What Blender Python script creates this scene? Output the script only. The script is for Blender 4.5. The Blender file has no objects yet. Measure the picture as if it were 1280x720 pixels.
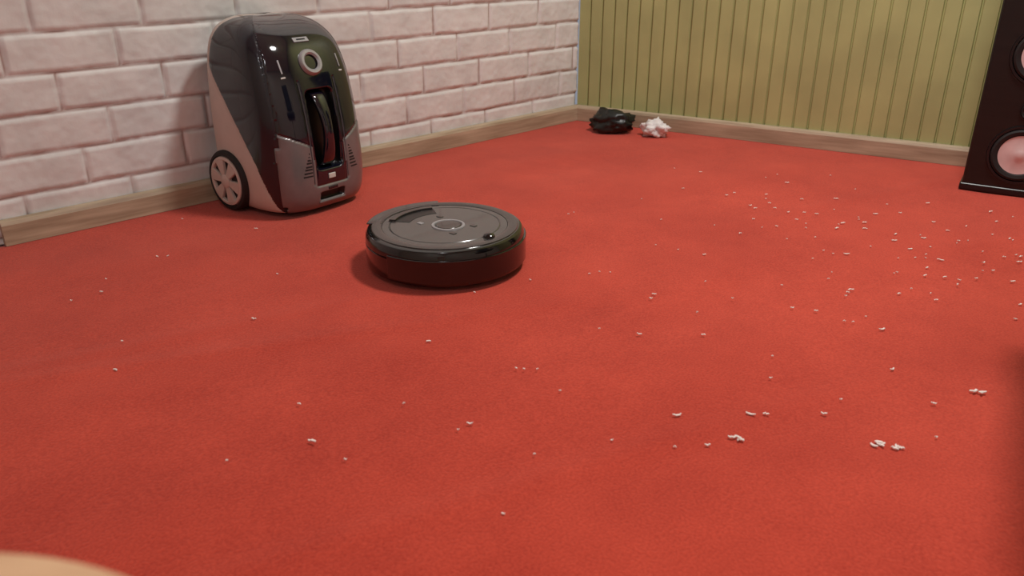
import bpy, bmesh, math, random
import numpy as np
from mathutils import Vector, Matrix, noise
random.seed(7)
scene=bpy.context.scene
scene.view_settings.view_transform='Standard'
scene.view_settings.look='None'

# ---------------------------------------------------------------- helpers
def lin(c):
    out=[]
    for v in c:
        v=v/255.0
        out.append(v/12.92 if v<=0.04045 else ((v+0.055)/1.055)**2.4)
    return tuple(out)+(1.0,)
def mat(name,rgb,rough=0.5,metal=0.0,coat=0.0,var=0.08,scale=30,bump=0.0,bscale=200,spec=0.5):
    m=bpy.data.materials.new(name); m.use_nodes=True
    nt=m.node_tree; b=nt.nodes['Principled BSDF']
    b.inputs['Roughness'].default_value=rough; b.inputs['Metallic'].default_value=metal
    b.inputs['Coat Weight'].default_value=coat; b.inputs['Coat Roughness'].default_value=0.05
    b.inputs['Specular IOR Level'].default_value=spec
    tc=nt.nodes.new('ShaderNodeTexCoord'); n=nt.nodes.new('ShaderNodeTexNoise'); n.inputs['Scale'].default_value=scale
    nt.links.new(tc.outputs['Object'],n.inputs['Vector'])
    r=nt.nodes.new('ShaderNodeValToRGB'); c=lin(rgb)
    r.color_ramp.elements[0].position=0.3; r.color_ramp.elements[1].position=0.7
    r.color_ramp.elements[0].color=tuple(x*(1-var) for x in c[:3])+(1,)
    r.color_ramp.elements[1].color=tuple(min(1,x*(1+var)) for x in c[:3])+(1,)
    nt.links.new(n.outputs['Fac'],r.inputs['Fac']); nt.links.new(r.outputs['Color'],b.inputs['Base Color'])
    if bump>0:
        n2=nt.nodes.new('ShaderNodeTexNoise'); n2.inputs['Scale'].default_value=bscale; n2.inputs['Detail'].default_value=4
        bp=nt.nodes.new('ShaderNodeBump'); bp.inputs['Strength'].default_value=bump; bp.inputs['Distance'].default_value=0.002
        nt.links.new(tc.outputs['Object'],n2.inputs['Vector']); nt.links.new(n2.outputs['Fac'],bp.inputs['Height']); nt.links.new(bp.outputs['Normal'],b.inputs['Normal'])
    return m
def link(o,parent=None,mtx=None):
    scene.collection.objects.link(o)
    if parent: o.parent=parent
    if mtx is not None: o.matrix_local=mtx
    return o
def from_data(name,verts,faces,mats,parent=None,mtx=None,smooth=True,midx=None):
    me=bpy.data.meshes.new(name); me.from_pydata([tuple(v) for v in verts],[],faces); 
    for m in (mats if isinstance(mats,(list,tuple)) else [mats]): me.materials.append(m)
    if midx is not None: me.polygons.foreach_set('material_index',midx)
    me.polygons.foreach_set('use_smooth',[smooth]*len(me.polygons)); me.update()
    o=bpy.data.objects.new(name,me); return link(o,parent,mtx)
def from_bm(name,bm,mats,parent=None,mtx=None,smooth=False):
    me=bpy.data.meshes.new(name); bm.normal_update(); bm.to_mesh(me); bm.free()
    for m in (mats if isinstance(mats,(list,tuple)) else [mats]): me.materials.append(m)
    me.polygons.foreach_set('use_smooth',[smooth]*len(me.polygons))
    o=bpy.data.objects.new(name,me); return link(o,parent,mtx)
def box(name,size,loc,m,parent=None,bev=0.003,rot=(0,0,0),seg=3,base=None):
    bm=bmesh.new(); bmesh.ops.create_cube(bm,size=1)
    bmesh.ops.scale(bm,vec=size,verts=bm.verts)
    if bev>0: bmesh.ops.bevel(bm,geom=list(bm.edges),offset=bev,segments=seg,profile=0.5,affect='EDGES')
    R=Matrix.Translation(loc)@Matrix.Rotation(rot[2],4,'Z')@Matrix.Rotation(rot[1],4,'Y')@Matrix.Rotation(rot[0],4,'X')
    if base is not None: R=base@R
    return from_bm(name,bm,m,parent,R,smooth=False)
def lathe(name,prof,m,parent=None,mtx=None,n=64,midx=None,smooth=True):
    vs=[];fs=[];mi=[]
    k=len(prof)
    for i in range(n):
        a=2*math.pi*i/n
        for r,z in prof: vs.append((r*math.cos(a),r*math.sin(a),z))
    for i in range(n):
        j=(i+1)%n
        for p in range(k-1):
            fs.append((i*k+p,j*k+p,j*k+p+1,i*k+p+1)); mi.append(midx[p] if midx else 0)
    o=from_data(name,vs,fs,m,parent,mtx,smooth,mi)
    bm=bmesh.new(); bm.from_mesh(o.data); bmesh.ops.remove_doubles(bm,verts=bm.verts,dist=1e-6)
    bmesh.ops.recalc_face_normals(bm,faces=bm.faces); bm.to_mesh(o.data); bm.free()
    if smooth: 
        e=o.modifiers.new('es','EDGE_SPLIT'); e.split_angle=math.radians(35)
    return o
def tube(name,pts,rad,m,parent=None,cyc=False,mtx=None,flat=None):
    cu=bpy.data.curves.new(name,'CURVE'); cu.dimensions='3D'; cu.bevel_depth=rad; cu.bevel_resolution=5; cu.use_fill_caps=True
    s=cu.splines.new('BEZIER'); s.bezier_points.add(len(pts)-1)
    for b,p in zip(s.bezier_points,pts):
        b.co=p; b.handle_left_type='AUTO'; b.handle_right_type='AUTO'
    s.use_cyclic_u=cyc; cu.materials.append(m); cu.resolution_u=10
    o=bpy.data.objects.new(name,cu); return link(o,parent,mtx)
def empty(name,mtx):
    e=bpy.data.objects.new(name,None); e.empty_display_size=0.1; scene.collection.objects.link(e); e.matrix_world=mtx; return e
def ss(x,a,b):
    t=max(0,min(1,(x-a)/(b-a))); return t*t*(3-2*t)

# room frame: u along the brick wall (from the corner), v across the room, z up
A=math.radians(45.3)
U=Vector((-math.cos(A),-math.sin(A),0)); V=Vector((math.sin(A),-math.cos(A),0)); C=Vector((0.258,3.237,0))
M=Matrix(((U.x,V.x,0,C.x),(U.y,V.y,0,C.y),(0,0,1,0),(0,0,0,1)))
GA=math.radians(13)                      # the green wall meets the brick wall at 103 degrees
MG=M@Matrix.Rotation(GA,4,'Z')
LU,LV,H=4.2,3.9,2.6

# ---------------------------------------------------------------- room materials
def brick_mat():
    m=bpy.data.materials.new('white_brick'); m.use_nodes=True; nt=m.node_tree; b=nt.nodes['Principled BSDF']
    b.inputs['Roughness'].default_value=0.55
    at=nt.nodes.new('ShaderNodeAttribute'); at.attribute_name='mortar'
    tc=nt.nodes.new('ShaderNodeTexCoord')
    n=nt.nodes.new('ShaderNodeTexNoise'); n.inputs['Scale'].default_value=9; n.inputs['Detail'].default_value=5
    nt.links.new(tc.outputs['Object'],n.inputs['Vector'])
    r=nt.nodes.new('ShaderNodeValToRGB'); r.color_ramp.elements[0].position=.3; r.color_ramp.elements[1].position=.7
    r.color_ramp.elements[0].color=lin((206,206,203)); r.color_ramp.elements[1].color=lin((226,226,223))
    nt.links.new(n.outputs['Fac'],r.inputs['Fac'])
    mx=nt.nodes.new('ShaderNodeMix'); mx.data_type='RGBA'; mx.inputs['B'].default_value=lin((158,134,126))
    nt.links.new(at.outputs['Fac'],mx.inputs['Factor']); nt.links.new(r.outputs['Color'],mx.inputs['A']); nt.links.new(mx.outputs['Result'],b.inputs['Base Color'])
    n2=nt.nodes.new('ShaderNodeTexNoise'); n2.inputs['Scale'].default_value=60; n2.inputs['Detail'].default_value=6
    bp=nt.nodes.new('ShaderNodeBump'); bp.inputs['Strength'].default_value=.22; bp.inputs['Distance'].default_value=.003
    nt.links.new(tc.outputs['Object'],n2.inputs['Vector']); nt.links.new(n2.outputs['Fac'],bp.inputs['Height']); nt.links.new(bp.outputs['Normal'],b.inputs['Normal'])
    return m
def build_brick():
    us=list(np.arange(0,2.4,.005))+list(np.arange(2.4,LU+.001,.02)); zs=list(np.arange(0,.75,.005))+list(np.arange(.75,H+.001,.02))
    CH=.09; BW=.25; vs=[];mo=[]
    for z in zs:
        for u in us:
            jz=noise.noise(Vector((u*9,z*9,3)))*.0035; ju=noise.noise(Vector((u*11,z*11,9)))*.004
            zz=z+jz-.015; row=math.floor(zz/CH); fz=zz-row*CH
            uu=u+ju+(0.125 if row%2 else 0)+.03*math.sin(row*2.1); fu=uu-math.floor(uu/BW)*BW
            d=min(fz,CH-fz,fu,BW-fu)
            k=ss(d,.002,.009)
            hh=.006*k+.0016*noise.noise(Vector((u*22,z*22,1)))*k+.001*noise.noise(Vector((u*60,z*60,1)))
            vs.append((u,hh-.0075,z))
            mo.append((1-ss(d,.001,.0045))*(.2+.8*ss(noise.noise(Vector((u*14,z*14,5))),-.35,.25)))
    nu=len(us); fs=[(j*nu+i,j*nu+i+1,(j+1)*nu+i+1,(j+1)*nu+i) for j in range(len(zs)-1) for i in range(nu-1)]
    fs=[f[::-1] for f in fs]
    o=from_data('wall_left',vs,fs,brick_mat(),mtx=M)
    a=o.data.attributes.new('mortar','FLOAT','POINT'); a.data.foreach_set('value',mo)
    s=o.modifiers.new('solid','SOLIDIFY'); s.thickness=.05; s.offset=-1
build_brick()

def wood_mat(name,c1,c2,axis=(2,30,30),rough=.5):
    m=bpy.data.materials.new(name); m.use_nodes=True; nt=m.node_tree; b=nt.nodes['Principled BSDF']; b.inputs['Roughness'].default_value=rough
    tc=nt.nodes.new('ShaderNodeTexCoord'); mp=nt.nodes.new('ShaderNodeMapping'); mp.inputs['Scale'].default_value=axis
    n=nt.nodes.new('ShaderNodeTexNoise'); n.inputs['Scale'].default_value=3; n.inputs['Detail'].default_value=6
    r=nt.nodes.new('ShaderNodeValToRGB'); r.color_ramp.elements[0].position=.3; r.color_ramp.elements[1].position=.72
    r.color_ramp.elements[0].color=lin(c1); r.color_ramp.elements[1].color=lin(c2)
    nt.links.new(tc.outputs['Object'],mp.inputs['Vector']); nt.links.new(mp.outputs['Vector'],n.inputs['Vector']); nt.links.new(n.outputs['Fac'],r.inputs['Fac']); nt.links.new(r.outputs['Color'],b.inputs['Base Color'])
    return m
wood=wood_mat('baseboard_wood',(152,134,110),(190,172,146))
def baseboard(name,u0,u1,mtx):
    prof=[(0,0),(.018,0),(.018,.048),(.014,.056),(.006,.06),(0,.06)]
    vs=[];n=len(prof)
    for u in (u0,u1):
        for y,z in prof: vs.append((u,y,z))
    fs=[tuple((i,(i+1)%n,n+(i+1)%n,n+i)) for i in range(n)]+[tuple(range(n))[::-1],tuple(range(n,2*n))]
    return from_data(name,vs,fs,wood,mtx=mtx,smooth=False)
baseboard('baseboard_left',0.0,2.065,M)

# green slatted wall
gm=mat('green_slats',(172,174,118),rough=.55,var=.1,scale=6)
def slats():
    vs=[];P=.05;prof=[]
    v=0
    while v<LV:
        prof+=[(v,0.0),(v+.003,.008),(v+P-.006,.008),(v+P-.003,0.0)]; v+=P
    n=len(prof)
    for z in (0,H):
        for y,x in prof: vs.append((x-.009,y,z))
    fs=[(i,i+1,n+i+1,n+i) for i in range(n-1)]
    o=from_data('wall_right',vs,fs,gm,mtx=MG,smooth=False)
    s=o.modifiers.new('solid','SOLIDIFY'); s.thickness=.05; s.offset=-1
slats()
bo=baseboard('baseboard_right',0.0,LV,MG@Matrix(((0,1,0,0),(1,0,0,0),(0,0,1,0),(0,0,0,1))))
plaster=mat('plaster',(205,198,188),rough=.8,var=.03)
def slab(name,size,loc,m): return box(name,size,loc,m,bev=0,base=M)
XT=1.0
slab('wall_back',(LU+XT,.1,H),((LU-XT)/2,LV+.05,H/2),plaster)
slab('wall_side',(.1,LV,H),(LU+.05,LV/2,H/2),plaster)
slab('ceiling',(LU+XT+.1,LV+.2,.1),((LU-XT)/2,LV/2,H+.05),mat('ceiling_paint',(225,222,216),rough=.85,var=.02))
slab('floor',(LU+XT+.1,LV+.2,.1),((LU-XT)/2,LV/2,-.062),mat('subfloor',(110,85,65),rough=.7))

def carpet():
    m=bpy.data.materials.new('red_felt'); m.use_nodes=True; nt=m.node_tree; b=nt.nodes['Principled BSDF']
    b.inputs['Roughness'].default_value=.95; b.inputs['Specular IOR Level'].default_value=.2
    b.inputs['Sheen Weight'].default_value=.2; b.inputs['Sheen Roughness'].default_value=.5
    tc=nt.nodes.new('ShaderNodeTexCoord')
    n=nt.nodes.new('ShaderNodeTexNoise'); n.inputs['Scale'].default_value=260; n.inputs['Detail'].default_value=4
    n3=nt.nodes.new('ShaderNodeTexNoise'); n3.inputs['Scale'].default_value=3.0; n3.inputs['Detail'].default_value=9; n3.inputs['Roughness'].default_value=.68
    r=nt.nodes.new('ShaderNodeValToRGB'); r.color_ramp.elements[0].position=.34; r.color_ramp.elements[1].position=.66
    r.color_ramp.elements[0].color=lin((164,47,32)); r.color_ramp.elements[1].color=lin((204,74,54))
    ad=nt.nodes.new('ShaderNodeMix'); ad.data_type='FLOAT'; ad.inputs['Factor'].default_value=.5
    nt.links.new(tc.outputs['Object'],n.inputs['Vector']); nt.links.new(tc.outputs['Object'],n3.inputs['Vector'])
    nt.links.new(n.outputs['Fac'],ad.inputs['A']); nt.links.new(n3.outputs['Fac'],ad.inputs['B'])
    nt.links.new(ad.outputs['Result'],r.inputs['Fac']); nt.links.new(r.outputs['Color'],b.inputs['Base Color'])
    bp=nt.nodes.new('ShaderNodeBump'); bp.inputs['Strength'].default_value=.6; bp.inputs['Distance'].default_value=.002
    nt.links.new(n.outputs['Fac'],bp.inputs['Height']); nt.links.new(bp.outputs['Normal'],b.inputs['Normal'])
    N=260; vs=[]
    for j in range(N+1):
        for i in range(N+1):
            v=LV*j/N; u0=-v*math.tan(GA); u=u0+(LU-u0)*i/N
            q=u*.55+v*.9; e=min(u-u0,v,LU-u,LV-v)
            h=.0032*noise.noise(Vector((q*3.4,(u-v)*.7,2)))+.0024*noise.noise(Vector((u*2.2,v*7,7)))
            h*=ss(e,.02,.25)
            for f0,sl,am in ((2.15,.35,.0028),(2.75,.28,.0028),(1.35,.3,.0018),(1.85,.5,.0024)):
                dd=(v+sl*u)-f0; h+=am*math.exp(-(dd/.022)**2)*ss(e,.02,.25)*(.5+.5*math.sin(u*3+f0))
            vs.append((u,v,h-.001))
    fs=[(j*(N+1)+i,j*(N+1)+i+1,(j+1)*(N+1)+i+1,(j+1)*(N+1)+i) for j in range(N) for i in range(N)]
    o=from_data('red_carpet',vs,fs,m,mtx=M)
    s=o.modifiers.new('solid','SOLIDIFY'); s.thickness=.005; s.offset=-1
carpet()

# ---------------------------------------------------------------- canister vacuum
navy=mat('vac_navy_gloss',(13,15,28),rough=.08,coat=1,var=.1)
slate=mat('vac_slate',(19,22,32),rough=.2,coat=.5)
silver=mat('vac_silver',(120,115,115),rough=.3,metal=.3,coat=.3)
cream=mat('vac_cream',(192,178,168),rough=.4,coat=.1,var=.03)
black=mat('black_plastic',(14,14,16),rough=.35)
blackg=mat('black_gloss',(9,9,11),rough=.12,coat=.6)
rubber=mat('rubber',(24,22,22),rough=.7)
chrome=mat('chrome',(190,190,190),rough=.18,metal=1)
satin=mat('satin_silver',(165,165,168),rough=.35,metal=.35)
trimm=mat('vac_trim',(84,84,90),rough=.3,metal=.3)
label=mat('label_white',(200,198,192),rough=.5)

vacM=M@Matrix.Translation((1.385,.176,0))@Matrix.Rotation(math.radians(7),4,'Z')
vac=empty('canister_vacuum_cleaner',vacM)
ctrl=[ # z, halfwidth, front, back
(0.000,.000,-.03,-.03),(0.001,.060,.03,-.08),(0.002,.118,.105,-.125),(.014,.143,.135,-.142),(.045,.156,.149,-.146),(.10,.160,.153,-.148),(.17,.160,.150,-.148),(.24,.160,.143,-.148),(.31,.158,.130,-.147),(.37,.153,.112,-.145),(.42,.144,.086,-.140),(.452,.128,.052,-.132),(.472,.104,.014,-.120),(.484,.065,-.03,-.10),(.487,.0,-.06,-.06)]
def cr(p0,p1,p2,p3,t):
    return .5*((2*p1)+(-p0+p2)*t+(2*p0-5*p1+4*p2-p3)*t*t+(-p0+3*p1-3*p2+p3)*t**3)
CT=np.array(ctrl)
rows=[]
for i in range(len(CT)-1):
    p0=CT[max(i-1,0)];p1=CT[i];p2=CT[i+1];p3=CT[min(i+2,len(CT)-1)]
    L=np.linalg.norm(p2-p1); k=max(3,int(L/.0022))
    for s in range(k): rows.append(cr(p0,p1,p2,p3,s/k) if i>1 else p1+(p2-p1)*s/k)
rows.append(CT[-1])
NP=360; yc=-.03
def section(w,f,b):
    P=[]
    K=1440
    for i in range(K):
        ph=2*math.pi*i/K; c=math.cos(ph); s=math.sin(ph)
        n=3.6 if s>0 else 5
        x=w*math.copysign(abs(c)**(2/n),c)
        if f<yc: y=(f+b)/2+(f-b)/2*math.copysign(abs(s)**(2/n),s)
        else: y=yc+((f-yc) if s>0 else (yc-b))*math.copysign(abs(s)**(2/n),s)
        a=math.degrees(math.asin(min(1,abs(s)))) if s>0 else -math.degrees(math.asin(min(1,abs(s))))
        P.append((x,y,a))
    P=np.array(P+[P[0]]); 
    P[-1,2]=P[0,2]
    seg=np.hypot(np.diff(P[:,0]),np.diff(P[:,1])); cum=np.concatenate([[0],np.cumsum(seg)])
    t=np.linspace(0,cum[-1],NP,endpoint=False)
    return np.stack([np.interp(t,cum,P[:,k]) for k in range(3)],1)
pos=np.zeros((len(rows),NP,3)); reg=np.zeros((len(rows),NP),int)
def surf_front(z):
    return min(rows[len(rows)//20:],key=lambda r:abs(r[0]-z))
def lerp(z,pts):
    for (z0,y0),(z1,y1) in zip(pts,pts[1:]):
        if z<=z1: return y0+(y1-y0)*max(0,(z-z0))/(z1-z0)
    return pts[-1][1]
def region(x,y,z,phi,b):
    ax=abs(x)
    if z<.012: return 4
    if y<b+.006: return 4
    if phi<=46:
        yb=lerp(z,[(0,.105),(.06,.085),(.14,.050),(.22,.0),(.30,-.055),(.37,b+.040)])
        if z>.37: yb=b+.040
        if y<yb: return 1
        if z<.185 and phi>40: return 3 if z>.03 else 4
        return 2
    zb=.178+.5*(ax-.05) if ax>.05 else .075
    return 0 if z>zb else 3
for j,(z,w,f,b) in enumerate(rows):
    S=section(w,f,b)
    for i in range(NP):
        x,y,a=S[i]; pos[j,i]=(x,y,z); reg[j,i]=region(x,y,z,a,b)
base=pos.copy()
for j in range(1,len(rows)-1):
    for i in range(NP):
        x,y,z=base[j,i]
        cx=x; cy=y+.03; L=math.hypot(cx,cy)+1e-6
        r=reg[j,i]
        edge = r!=reg[j-1,i] or r!=reg[j+1,i] or r!=reg[j,(i+1)%NP] or r!=reg[j,i-1]
        d=0
        if edge and z>.02: d-=.0022
        if r==3: d+=.0025
        if r==4: d-=.002
        pos[j,i,0]=x+cx/L*d; pos[j,i,1]=y+cy/L*d
        if y>.03 and abs(x)<.07:
            qx=max(abs(x)-.028,0); qz=max(abs(z-.215)-.085,0); sd=math.hypot(qx,qz)-.016
            pos[j,i,1]-=.026*ss(-sd,-.001,.007)
            g=abs(abs(x)-.056)
            if .08<z<.34: pos[j,i,1]-=.003*ss(-g,-.0035,-.001)
        if y>.03:
            qx=max(abs(x)-.034,0); qz=max(abs(z-.046)-.006,0); sd=math.hypot(qx,qz)-.006
            pos[j,i,1]-=.014*ss(-sd,-.001,.004)
NR=len(rows); verts=[tuple(pos[j,i]) for j in range(NR) for i in range(NP)]
faces=[];mi=[]
for j in range(NR-1):
    for i in range(NP):
        k=(i+1)%NP; faces.append((j*NP+i,j*NP+k,(j+1)*NP+k,(j+1)*NP+i))
        r=reg[j,i]; x,y,z=base[j,i]
        if r==0 and y>.03:
            qx=max(abs(x)-.028,0); qz=max(abs(z-.215)-.085,0)
            if math.hypot(qx,qz)<.013: r=5
        if r==3 and y>.03:
            qx=max(abs(x)-.034,0); qz=max(abs(z-.046)-.006,0)
            if math.hypot(qx,qz)<.005: r=5
            ax=abs(x)
            if .062<ax<.092 and .098<z<.098+(.092-ax)*2.4 and int(z/.004)%2==0: r=4
        mi.append(int(r))
o=from_data('body',verts,faces,[navy,cream,slate,silver,rubber,black],vac,Matrix(),True,mi)
bm=bmesh.new(); bm.from_mesh(o.data); bmesh.ops.remove_doubles(bm,verts=bm.verts,dist=1e-5); bmesh.ops.recalc_face_normals(bm,faces=bm.faces); bm.to_mesh(o.data); bm.free()
def fy(z): 
    return surf_front(z)[2]
def handle():
    vs=[];fs=[];n=26;k=20
    for a in range(n+1):
        t=a/n; z=.120+t*.190; y=fy(z)+.007-.034*(1-math.sin(math.pi*t)**.45)
        wd=.017+.003*math.cos(2*math.pi*t); th=.0085
        for b in range(k):
            q=2*math.pi*b/k; vs.append((wd*math.copysign(abs(math.cos(q))**.6,math.cos(q)),y+th*math.copysign(abs(math.sin(q))**.7,math.sin(q)),z))
    for a in range(n):
        for b in range(k): fs.append((a*k+b,a*k+(b+1)%k,(a+1)*k+(b+1)%k,(a+1)*k+b))
    fs+= [tuple(range(k))[::-1],tuple(range(n*k,n*k+k))]
    from_data('carry_handle',vs,fs,navy,vac,Matrix())
handle()
def onfront(x,z,off=0):
    n=3.6
    def yy(x,z):
        r=surf_front(z); w,f=r[1],r[2]; c=min(.999,(abs(x)/w))**(n/2); s=math.sqrt(1-c*c); return yc+(f-yc)*s**(2/n)
    e=.006
    dz=(yy(x,z+e)-yy(x,z-e))/(2*e); dx=(yy(x+e,z)-yy(x-e,z))/(2*e)
    N=Vector((-dx,1,-dz)).normalized(); T=Vector((1,0,0)); T=(T-N*T.dot(N)).normalized(); B=N.cross(T)
    P=Vector((x,yy(x,z),z))+N*off
    return Matrix(((T.x,B.x,N.x,P.x),(T.y,B.y,N.y,P.y),(T.z,B.z,N.z,P.z),(0,0,0,1)))
lathe('hose_port_ring',[(.017,-.012),(.019,.003),(.023,.007),(.029,.007),(.033,.002),(.034,-.01)],satin,vac,onfront(0,.378,.002))
lathe('hose_port_bore',[(0,-.004),(.0165,-.004),(.018,.001),(.0205,.004)],black,vac,onfront(0,.378,.002))
box('badge',(.046,.014,.003),(0,0,0),satin,vac,bev=.001,base=onfront(0,.430,.001))
box('badge_text',(.026,.004,.001),(0,0,.0018),black,vac,bev=.0003,base=onfront(0,.430,.001))
for sx in (-1,1):
    box('side_label',(.004,.034,.0015),(0,0,0),satin,vac,bev=.0004,base=onfront(sx*.09,.375,.0005))
    box('small_mark',(.012,.004,.0015),(0,0,0),label,vac,bev=.0004,base=onfront(sx*.09,.350,.0005))
    tube('trim_line',[tuple(onfront(sx*.056,z,.0005).translation) for z in (.085,.15,.22,.29,.335)],.0013,trimm,vac)
box('handle_latch',(.022,.013,.004),(0,0,0),label,vac,bev=.0015,base=onfront(0,.096,.001))
box('bumper_lip',(.086,.007,.006),(0,0,0),silver,vac,bev=.002,base=onfront(0,.0305,.002))
box('bumper_button',(.03,.008,.004),(0,0,0),slate,vac,bev=.0015,base=onfront(0,.0655,.003))
def wheel(sx):
    w=Matrix.Translation((sx*.152,-.066,.080))@Matrix.Rotation(math.radians(90*sx),4,'Y')
    R=.080
    lathe('tyre',[(.0,-.02),(R-.006,-.02),(R,-.014),(R,.012),(R-.004,.018),(R-.012,.020),(R-.014,.014),(0,.014)],rubber,vac,w)
    lathe('hub_rim',[(.054,.014),(.055,.0205),(.058,.022),(.064,.0205),(.066,.014)],cream,vac,w,n=48)
    lathe('hub_centre',[(0,.026),(.012,.026),(.018,.023),(.020,.014)],cream,vac,w,n=40)
    for k in range(6):
        a=2*math.pi*k/6+.3
        b=bmesh.new(); bmesh.ops.create_cube(b,size=1); bmesh.ops.scale(b,vec=(.044,.015,.009),verts=b.verts)
        for v in b.verts:
            if v.co.x>0: v.co.y*=2.4
        bmesh.ops.bevel(b,geom=list(b.edges),offset=.0015,segments=2,affect='EDGES')
        from_bm('spoke',b,cream,vac,w@Matrix.Rotation(a,4,'Z')@Matrix.Translation((.036,0,.018)))
wheel(1); wheel(-1)

# ---------------------------------------------------------------- robot vacuum
rb=empty('robot_vacuum',Matrix.Translation((-.146,1.655,0))@Matrix.Rotation(math.radians(140),4,'Z'))
rtop=mat('robot_top',(74,72,70),rough=.25,coat=.4,var=.05)
rring=mat('robot_rim',(52,49,48),rough=.22,metal=.3,coat=.5)
R=.173
lathe('body',[(0,.008),(R-.012,.008),(R-.002,.014),(R,.022),(R,.060),(R-.001,.0605),(R-.003,.062),(R-.001,.0635),(R,.064),(R-.001,.078),(R-.006,.086),(R-.014,.089),(R-.020,.0885)],blackg,rb,Matrix(),n=128)
lathe('rim',[(R-.014,.0885),(R-.015,.0908),(R-.028,.0918),(R-.036,.0900),(R-.037,.0870)],rring,rb,Matrix(),n=128)
lathe('top_plate',[(0,.0895),(.118,.0895),(.120,.0880),(.122,.0895),(R-.037,.0893)],rtop,rb,Matrix(),n=128)
lathe('button_ring',[(.030,.0890),(.031,.0915),(.036,.0915),(.037,.0890)],satin,rb,Matrix.Translation((-.01,0,0)),n=48)
lathe('clean_button',[(0,.0915),(.026,.0912),(.029,.0890)],rring,rb,Matrix.Translation((-.01,0,0)),n=48)
def arcpatch(name,r0,r1,a0,a1,z0,z1,m,n=24):
    vs=[];fs=[]
    for i in range(n+1):
        a=a0+(a1-a0)*i/n
        for r,z in ((r0,z0),(r0,z1),(r1,z1),(r1,z0)): vs.append((r*math.cos(a),r*math.sin(a),z))
    for i in range(n):
        for k in range(4): fs.append((i*4+k,(i+1)*4+k,(i+1)*4+(k+1)%4,i*4+(k+1)%4))
    fs+=[(0,1,2,3),(n*4+3,n*4+2,n*4+1,n*4)]
    o=from_data(name,vs,fs,m,rb,Matrix(),False)
    b=o.modifiers.new('b','BEVEL'); b.width=.0012; b.segments=2; b.limit_method='ANGLE'
    return o
arcpatch('handle_recess',.078,.128,math.radians(-32),math.radians(32),.088,.0903,black)
arcpatch('carry_handle',.112,.126,math.radians(-31),math.radians(31),.089,.094,rring)
arcpatch('bin_panel',.138,.171,math.radians(-40),math.radians(40),.0885,.0912,blackg)
arcpatch('bumper',R-.012,R+.004,math.radians(92),math.radians(268),.020,.070,blackg,n=60)
lathe('sensor_dome',[(0,.099),(.008,.0975),(.012,.094),(.013,.089)],blackg,rb,Matrix.Translation((-.128,0,0)),n=32)
for k,(x,y) in enumerate(((.045,.03),(.045,-.03),(-.055,.032),(-.055,-.032))):
    box('button_%d'%(k+1),(.014,.010,.002),(x,y,.0898),satin if k==0 else rring,rb,bev=.0008)
for s in (-1,1):
    lathe('drive_wheel',[(0,-.012),(.030,-.012),(.033,-.008),(.033,.008),(.030,.012),(0,.012)],rubber,rb,Matrix.Translation((0,s*.115,.033))@Matrix.Rotation(math.pi/2,4,'X'),n=32)
lathe('caster',[(0,-.01),(.014,-.01),(.016,0),(.014,.01),(0,.01)],rubber,rb,Matrix.Translation((-.125,0,.016))@Matrix.Rotation(math.pi/2,4,'X'),n=24)

# ---------------------------------------------------------------- floor speaker
sp=empty('floor_speaker',Matrix.Translation((1.40,2.17,0))@Matrix.Rotation(math.radians(-33),4,'Z'))
sblk=wood_mat('speaker_black',(12,9,8),(22,17,15),rough=.4)
box('cabinet',(.25,.20,.98),(0,.10,.50),sblk,sp,bev=.008)
box('plinth',(.26,.21,.02),(0,.10,.01),black,sp,bev=.004)
cone=mat('speaker_cone',(215,190,188),rough=.4)
def driver(z,r):
    m=Matrix.Translation((0,0,z))@Matrix.Rotation(math.radians(90),4,'X')
    lathe('driver_frame',[(r*.92,.001),(r*.94,.006),(r*1.02,.006),(r*1.04,0)],black,sp,m)
    lathe('driver_surround',[(r*.66,.0),(r*.72,.006),(r*.83,.008),(r*.90,.005),(r*.93,.0)],rubber,sp,m)
    lathe('driver_cone',[(0,.006),(r*.14,.005),(r*.22,.0015),(r*.68,.004)],cone if r>.05 else rring,sp,m)
driver(.115,.078); driver(.235,.026); driver(.38,.078); driver(.57,.078); driver(.73,.026); driver(.87,.05)

# ---------------------------------------------------------------- stool beside the camera
st=empty('wooden_stool',Matrix.Translation((-.196,.074,0)))
stw=wood_mat('stool_wood',(196,150,112),(222,182,142),axis=(6,30,6))
lathe('seat',[(0,.42),(.145,.42),(.156,.424),(.16,.435),(.156,.446),(.145,.45),(0,.45)],stw,st,Matrix(),n=96)
for k in range(4):
    a=math.pi/4+k*math.pi/2; c,s=math.cos(a),math.sin(a)
    tube('leg_%d'%(k+1),[(c*.10,s*.10,.425),(c*.125,s*.125,.22),(c*.15,s*.15,.014)],.014,stw,st)
tube('stretcher_ring',[(.125*math.cos(a*math.pi/4),.125*math.sin(a*math.pi/4),.2) for a in range(8)],.008,stw,st,cyc=True)

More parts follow.
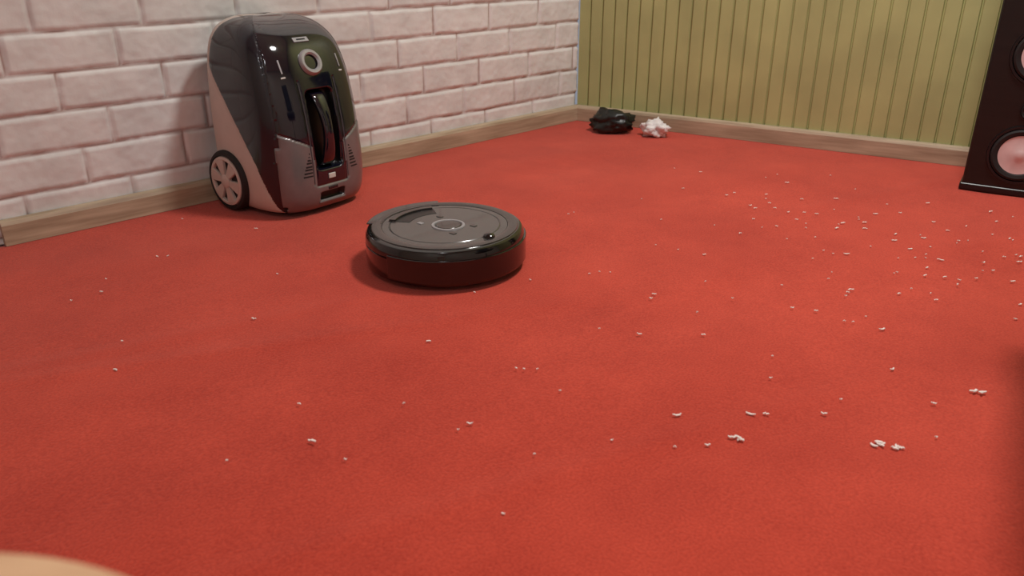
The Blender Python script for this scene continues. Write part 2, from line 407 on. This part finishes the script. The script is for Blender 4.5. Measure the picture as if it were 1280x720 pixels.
# ---------------------------------------------------------------- office chair (right of the view)
ch=empty('office_chair',Matrix.Translation((.952,.972,0))@Matrix.Rotation(math.radians(-120.5),4,'Z'))
fab=mat('chair_fabric',(26,28,32),rough=.8,bump=.3)
box('seat',(.56,.48,.08),(0,0,.44),fab,ch,bev=.035,seg=5)
box('backrest',(.48,.06,.52),(0,.245,.80),fab,ch,bev=.028,seg=5,rot=(math.radians(-8),0,0))
box('back_bracket',(.06,.02,.30),(0,.255,.53),black,ch,bev=.006)
lathe('gas_column',[(0,.01),(.028,.01),(.028,.22),(.018,.22),(.018,.41),(0,.41)],chrome,ch,Matrix(),n=32)
lathe('base_disc',[(0,0),(.155,0),(.158,.006),(.15,.014),(.06,.024),(.03,.04),(0,.04)],chrome,ch,Matrix(),n=64)
for s in (-1,1):
    tube('armrest_%d'%(1 if s>0 else 2),[(s*.24,.10,.42),(s*.30,.10,.48),(s*.305,.12,.63),(s*.30,-.02,.66),(s*.29,-.15,.64)],.013,chrome,ch)

# ---------------------------------------------------------------- small things in the corner
def blob(name,loc,sc,m,seed,amp=.35):
    bm=bmesh.new(); bmesh.ops.create_icosphere(bm,subdivisions=4,radius=1)
    for v in bm.verts:
        d=noise.noise(v.co*1.6+Vector((seed,0,0)))*amp+abs(noise.noise(v.co*3.5+Vector((0,seed,0))))*amp
        v.co*=(.8+d); v.co=Vector((v.co.x*sc[0],v.co.y*sc[1],max(v.co.z,-.75)*sc[2]+.75*sc[2]))
    return from_bm(name,bm,m,None,MG@Matrix.Translation(loc),smooth=True)
blob('crumpled_bag',(.13,.22,0),(.075,.09,.05),mat('bag_black',(18,22,20),rough=.4),3)
blob('crumpled_tissue',(.12,.39,0),(.04,.05,.035),mat('tissue',(225,222,220),rough=.9),8,.5)

# ---------------------------------------------------------------- paper scraps (one object)
S=[(0.678,1.315,2),(0.631,1.165,1),(0.733,1.091,3),(0.647,1.058,1),(0.468,1.028,1),(0.358,1.028,2),(0.381,1.028,1),(0.247,1.024,2),(0.322,0.963,3),(0.275,0.947,1),(0.515,0.949,3),(0.540,0.941,3),(0.509,1.069,0),(0.230,1.295,1),(0.345,1.292,1),(0.160,1.318,0),(-0.148,1.267,1),(-0.062,1.002,1),(-0.283,0.957,2),(-0.228,0.913,0),(0.007,1.168,0),(0.020,1.165,0),(0.042,1.165,0),(-0.166,1.058,0),(-0.656,1.163,1),(-0.692,1.267,0),(-0.832,1.487,1),(-0.854,1.554,0),(-0.486,1.359,1),(-0.501,1.581,0),(-0.634,1.878,1),(-0.800,1.685,0),(-0.778,1.690,0),(-0.845,1.953,0),(-0.871,1.443,0),(0.584,1.395,1),(0.543,1.409,1),(0.621,1.349,0),(0.636,1.345,0),(0.445,1.210,0),(0.031,0.924,0),(-0.011,0.799,0),(0.142,0.959,0),(0.994,1.424,1),(0.076,1.096,0),(-0.078,0.985,0)]
rs=random.Random(5)
for _ in range(90):
    S.append((rs.gauss(.95,.22),rs.gauss(1.75,.22),rs.choice((0,0,1,1,2))))
for _ in range(40):
    S.append((rs.uniform(.15,1.1),rs.uniform(1.45,2.5),rs.choice((0,0,1))))
for _ in range(10):
    S.append((rs.uniform(-.4,.7),rs.uniform(.8,2.0),0))
def scraps():
    bm=bmesh.new()
    def strip(x,y,L,W,ang,curl):
        n=5; prev=None; T=.0014
        for i in range(n+1):
            t=i/n-.5; a=ang+curl*t
            cx=x+math.cos(a)*L*t; cy=y+math.sin(a)*L*t
            wx=-math.sin(a)*W/2*(1-.5*abs(2*t)**3); wy=math.cos(a)*W/2*(1-.5*abs(2*t)**3)
            z=.0014+.0022*rs.random()
            ring=[bm.verts.new(p) for p in ((cx-wx,cy-wy,z),(cx+wx,cy+wy,z),(cx+wx,cy+wy,z+T),(cx-wx,cy-wy,z+T))]
            if prev:
                for k in range(4): bm.faces.new((prev[k],prev[(k+1)%4],ring[(k+1)%4],ring[k]))
            else: bm.faces.new(ring[::-1])
            prev=ring
        bm.faces.new(prev)
    for x,y,c in S:
        if math.hypot(x+.15,y-1.665)<.19: continue
        p=M.inverted()@Vector((x,y,0)); q=MG.inverted()@Vector((x,y,0))
        if q.x<.05 or p.y<.05: continue
        if math.hypot(x-1.43,y-2.2)<.2: continue
        a=rs.uniform(-.5,.5)
        if c==0: strip(x,y,rs.uniform(.0035,.0055),.0022,a,0)
        elif c==1: strip(x,y,rs.uniform(.007,.010),.003,a,rs.uniform(-1,1))
        elif c==2: strip(x,y,rs.uniform(.012,.015),.0036,a,rs.uniform(-.6,.6))
        else:
            for k in range(4): strip(x+rs.uniform(-.007,.007),y+rs.uniform(-.004,.004),rs.uniform(.008,.015),.004,rs.uniform(-1,1),rs.uniform(-1,1))
    from_bm('paper_scraps',bm,mat('paper_scrap',(236,224,218),rough=.8,var=.08,scale=40),smooth=False)
scraps()

# ---------------------------------------------------------------- lights
def area(name,loc,size,power,col,rot=(0,0,0)):
    l=bpy.data.lights.new(name,'AREA'); l.shape='DISK'; l.size=size; l.energy=power; l.color=col
    o=bpy.data.objects.new(name,l); o.matrix_world=M@Matrix.Translation(loc)@Matrix.Rotation(rot[0],4,'X')@Matrix.Rotation(rot[1],4,'Y'); scene.collection.objects.link(o)
cl=empty('ceiling_lamp',M@Matrix.Translation((.62,1.5,0)))
lathe('lamp_base',[(0,2.6),(.2,2.6),(.2,2.57),(0,2.57)],label,cl,Matrix(),n=48)
area('ceiling_light',(.62,1.5,2.54),.4,50,(1,.975,.94))
area('ceiling_light_2',(3.2,2.6,2.54),.6,19,(.95,.97,1))
w=bpy.data.worlds.new('world'); scene.world=w; w.use_nodes=True; w.node_tree.nodes['Background'].inputs[0].default_value=(.8,.85,1,1); w.node_tree.nodes['Background'].inputs[1].default_value=.3

# ---------------------------------------------------------------- camera
cd=bpy.data.cameras.new('camera'); cam=bpy.data.objects.new('camera',cd); scene.collection.objects.link(cam)
cam.location=(0,0,.65); cam.rotation_euler=(math.radians(90-23.27),0,0); cd.sensor_width=36; cd.lens=28.125; cd.clip_start=.02
cd.dof.use_dof=True; cd.dof.focus_distance=1.9; cd.dof.aperture_fstop=6
scene.camera=cam
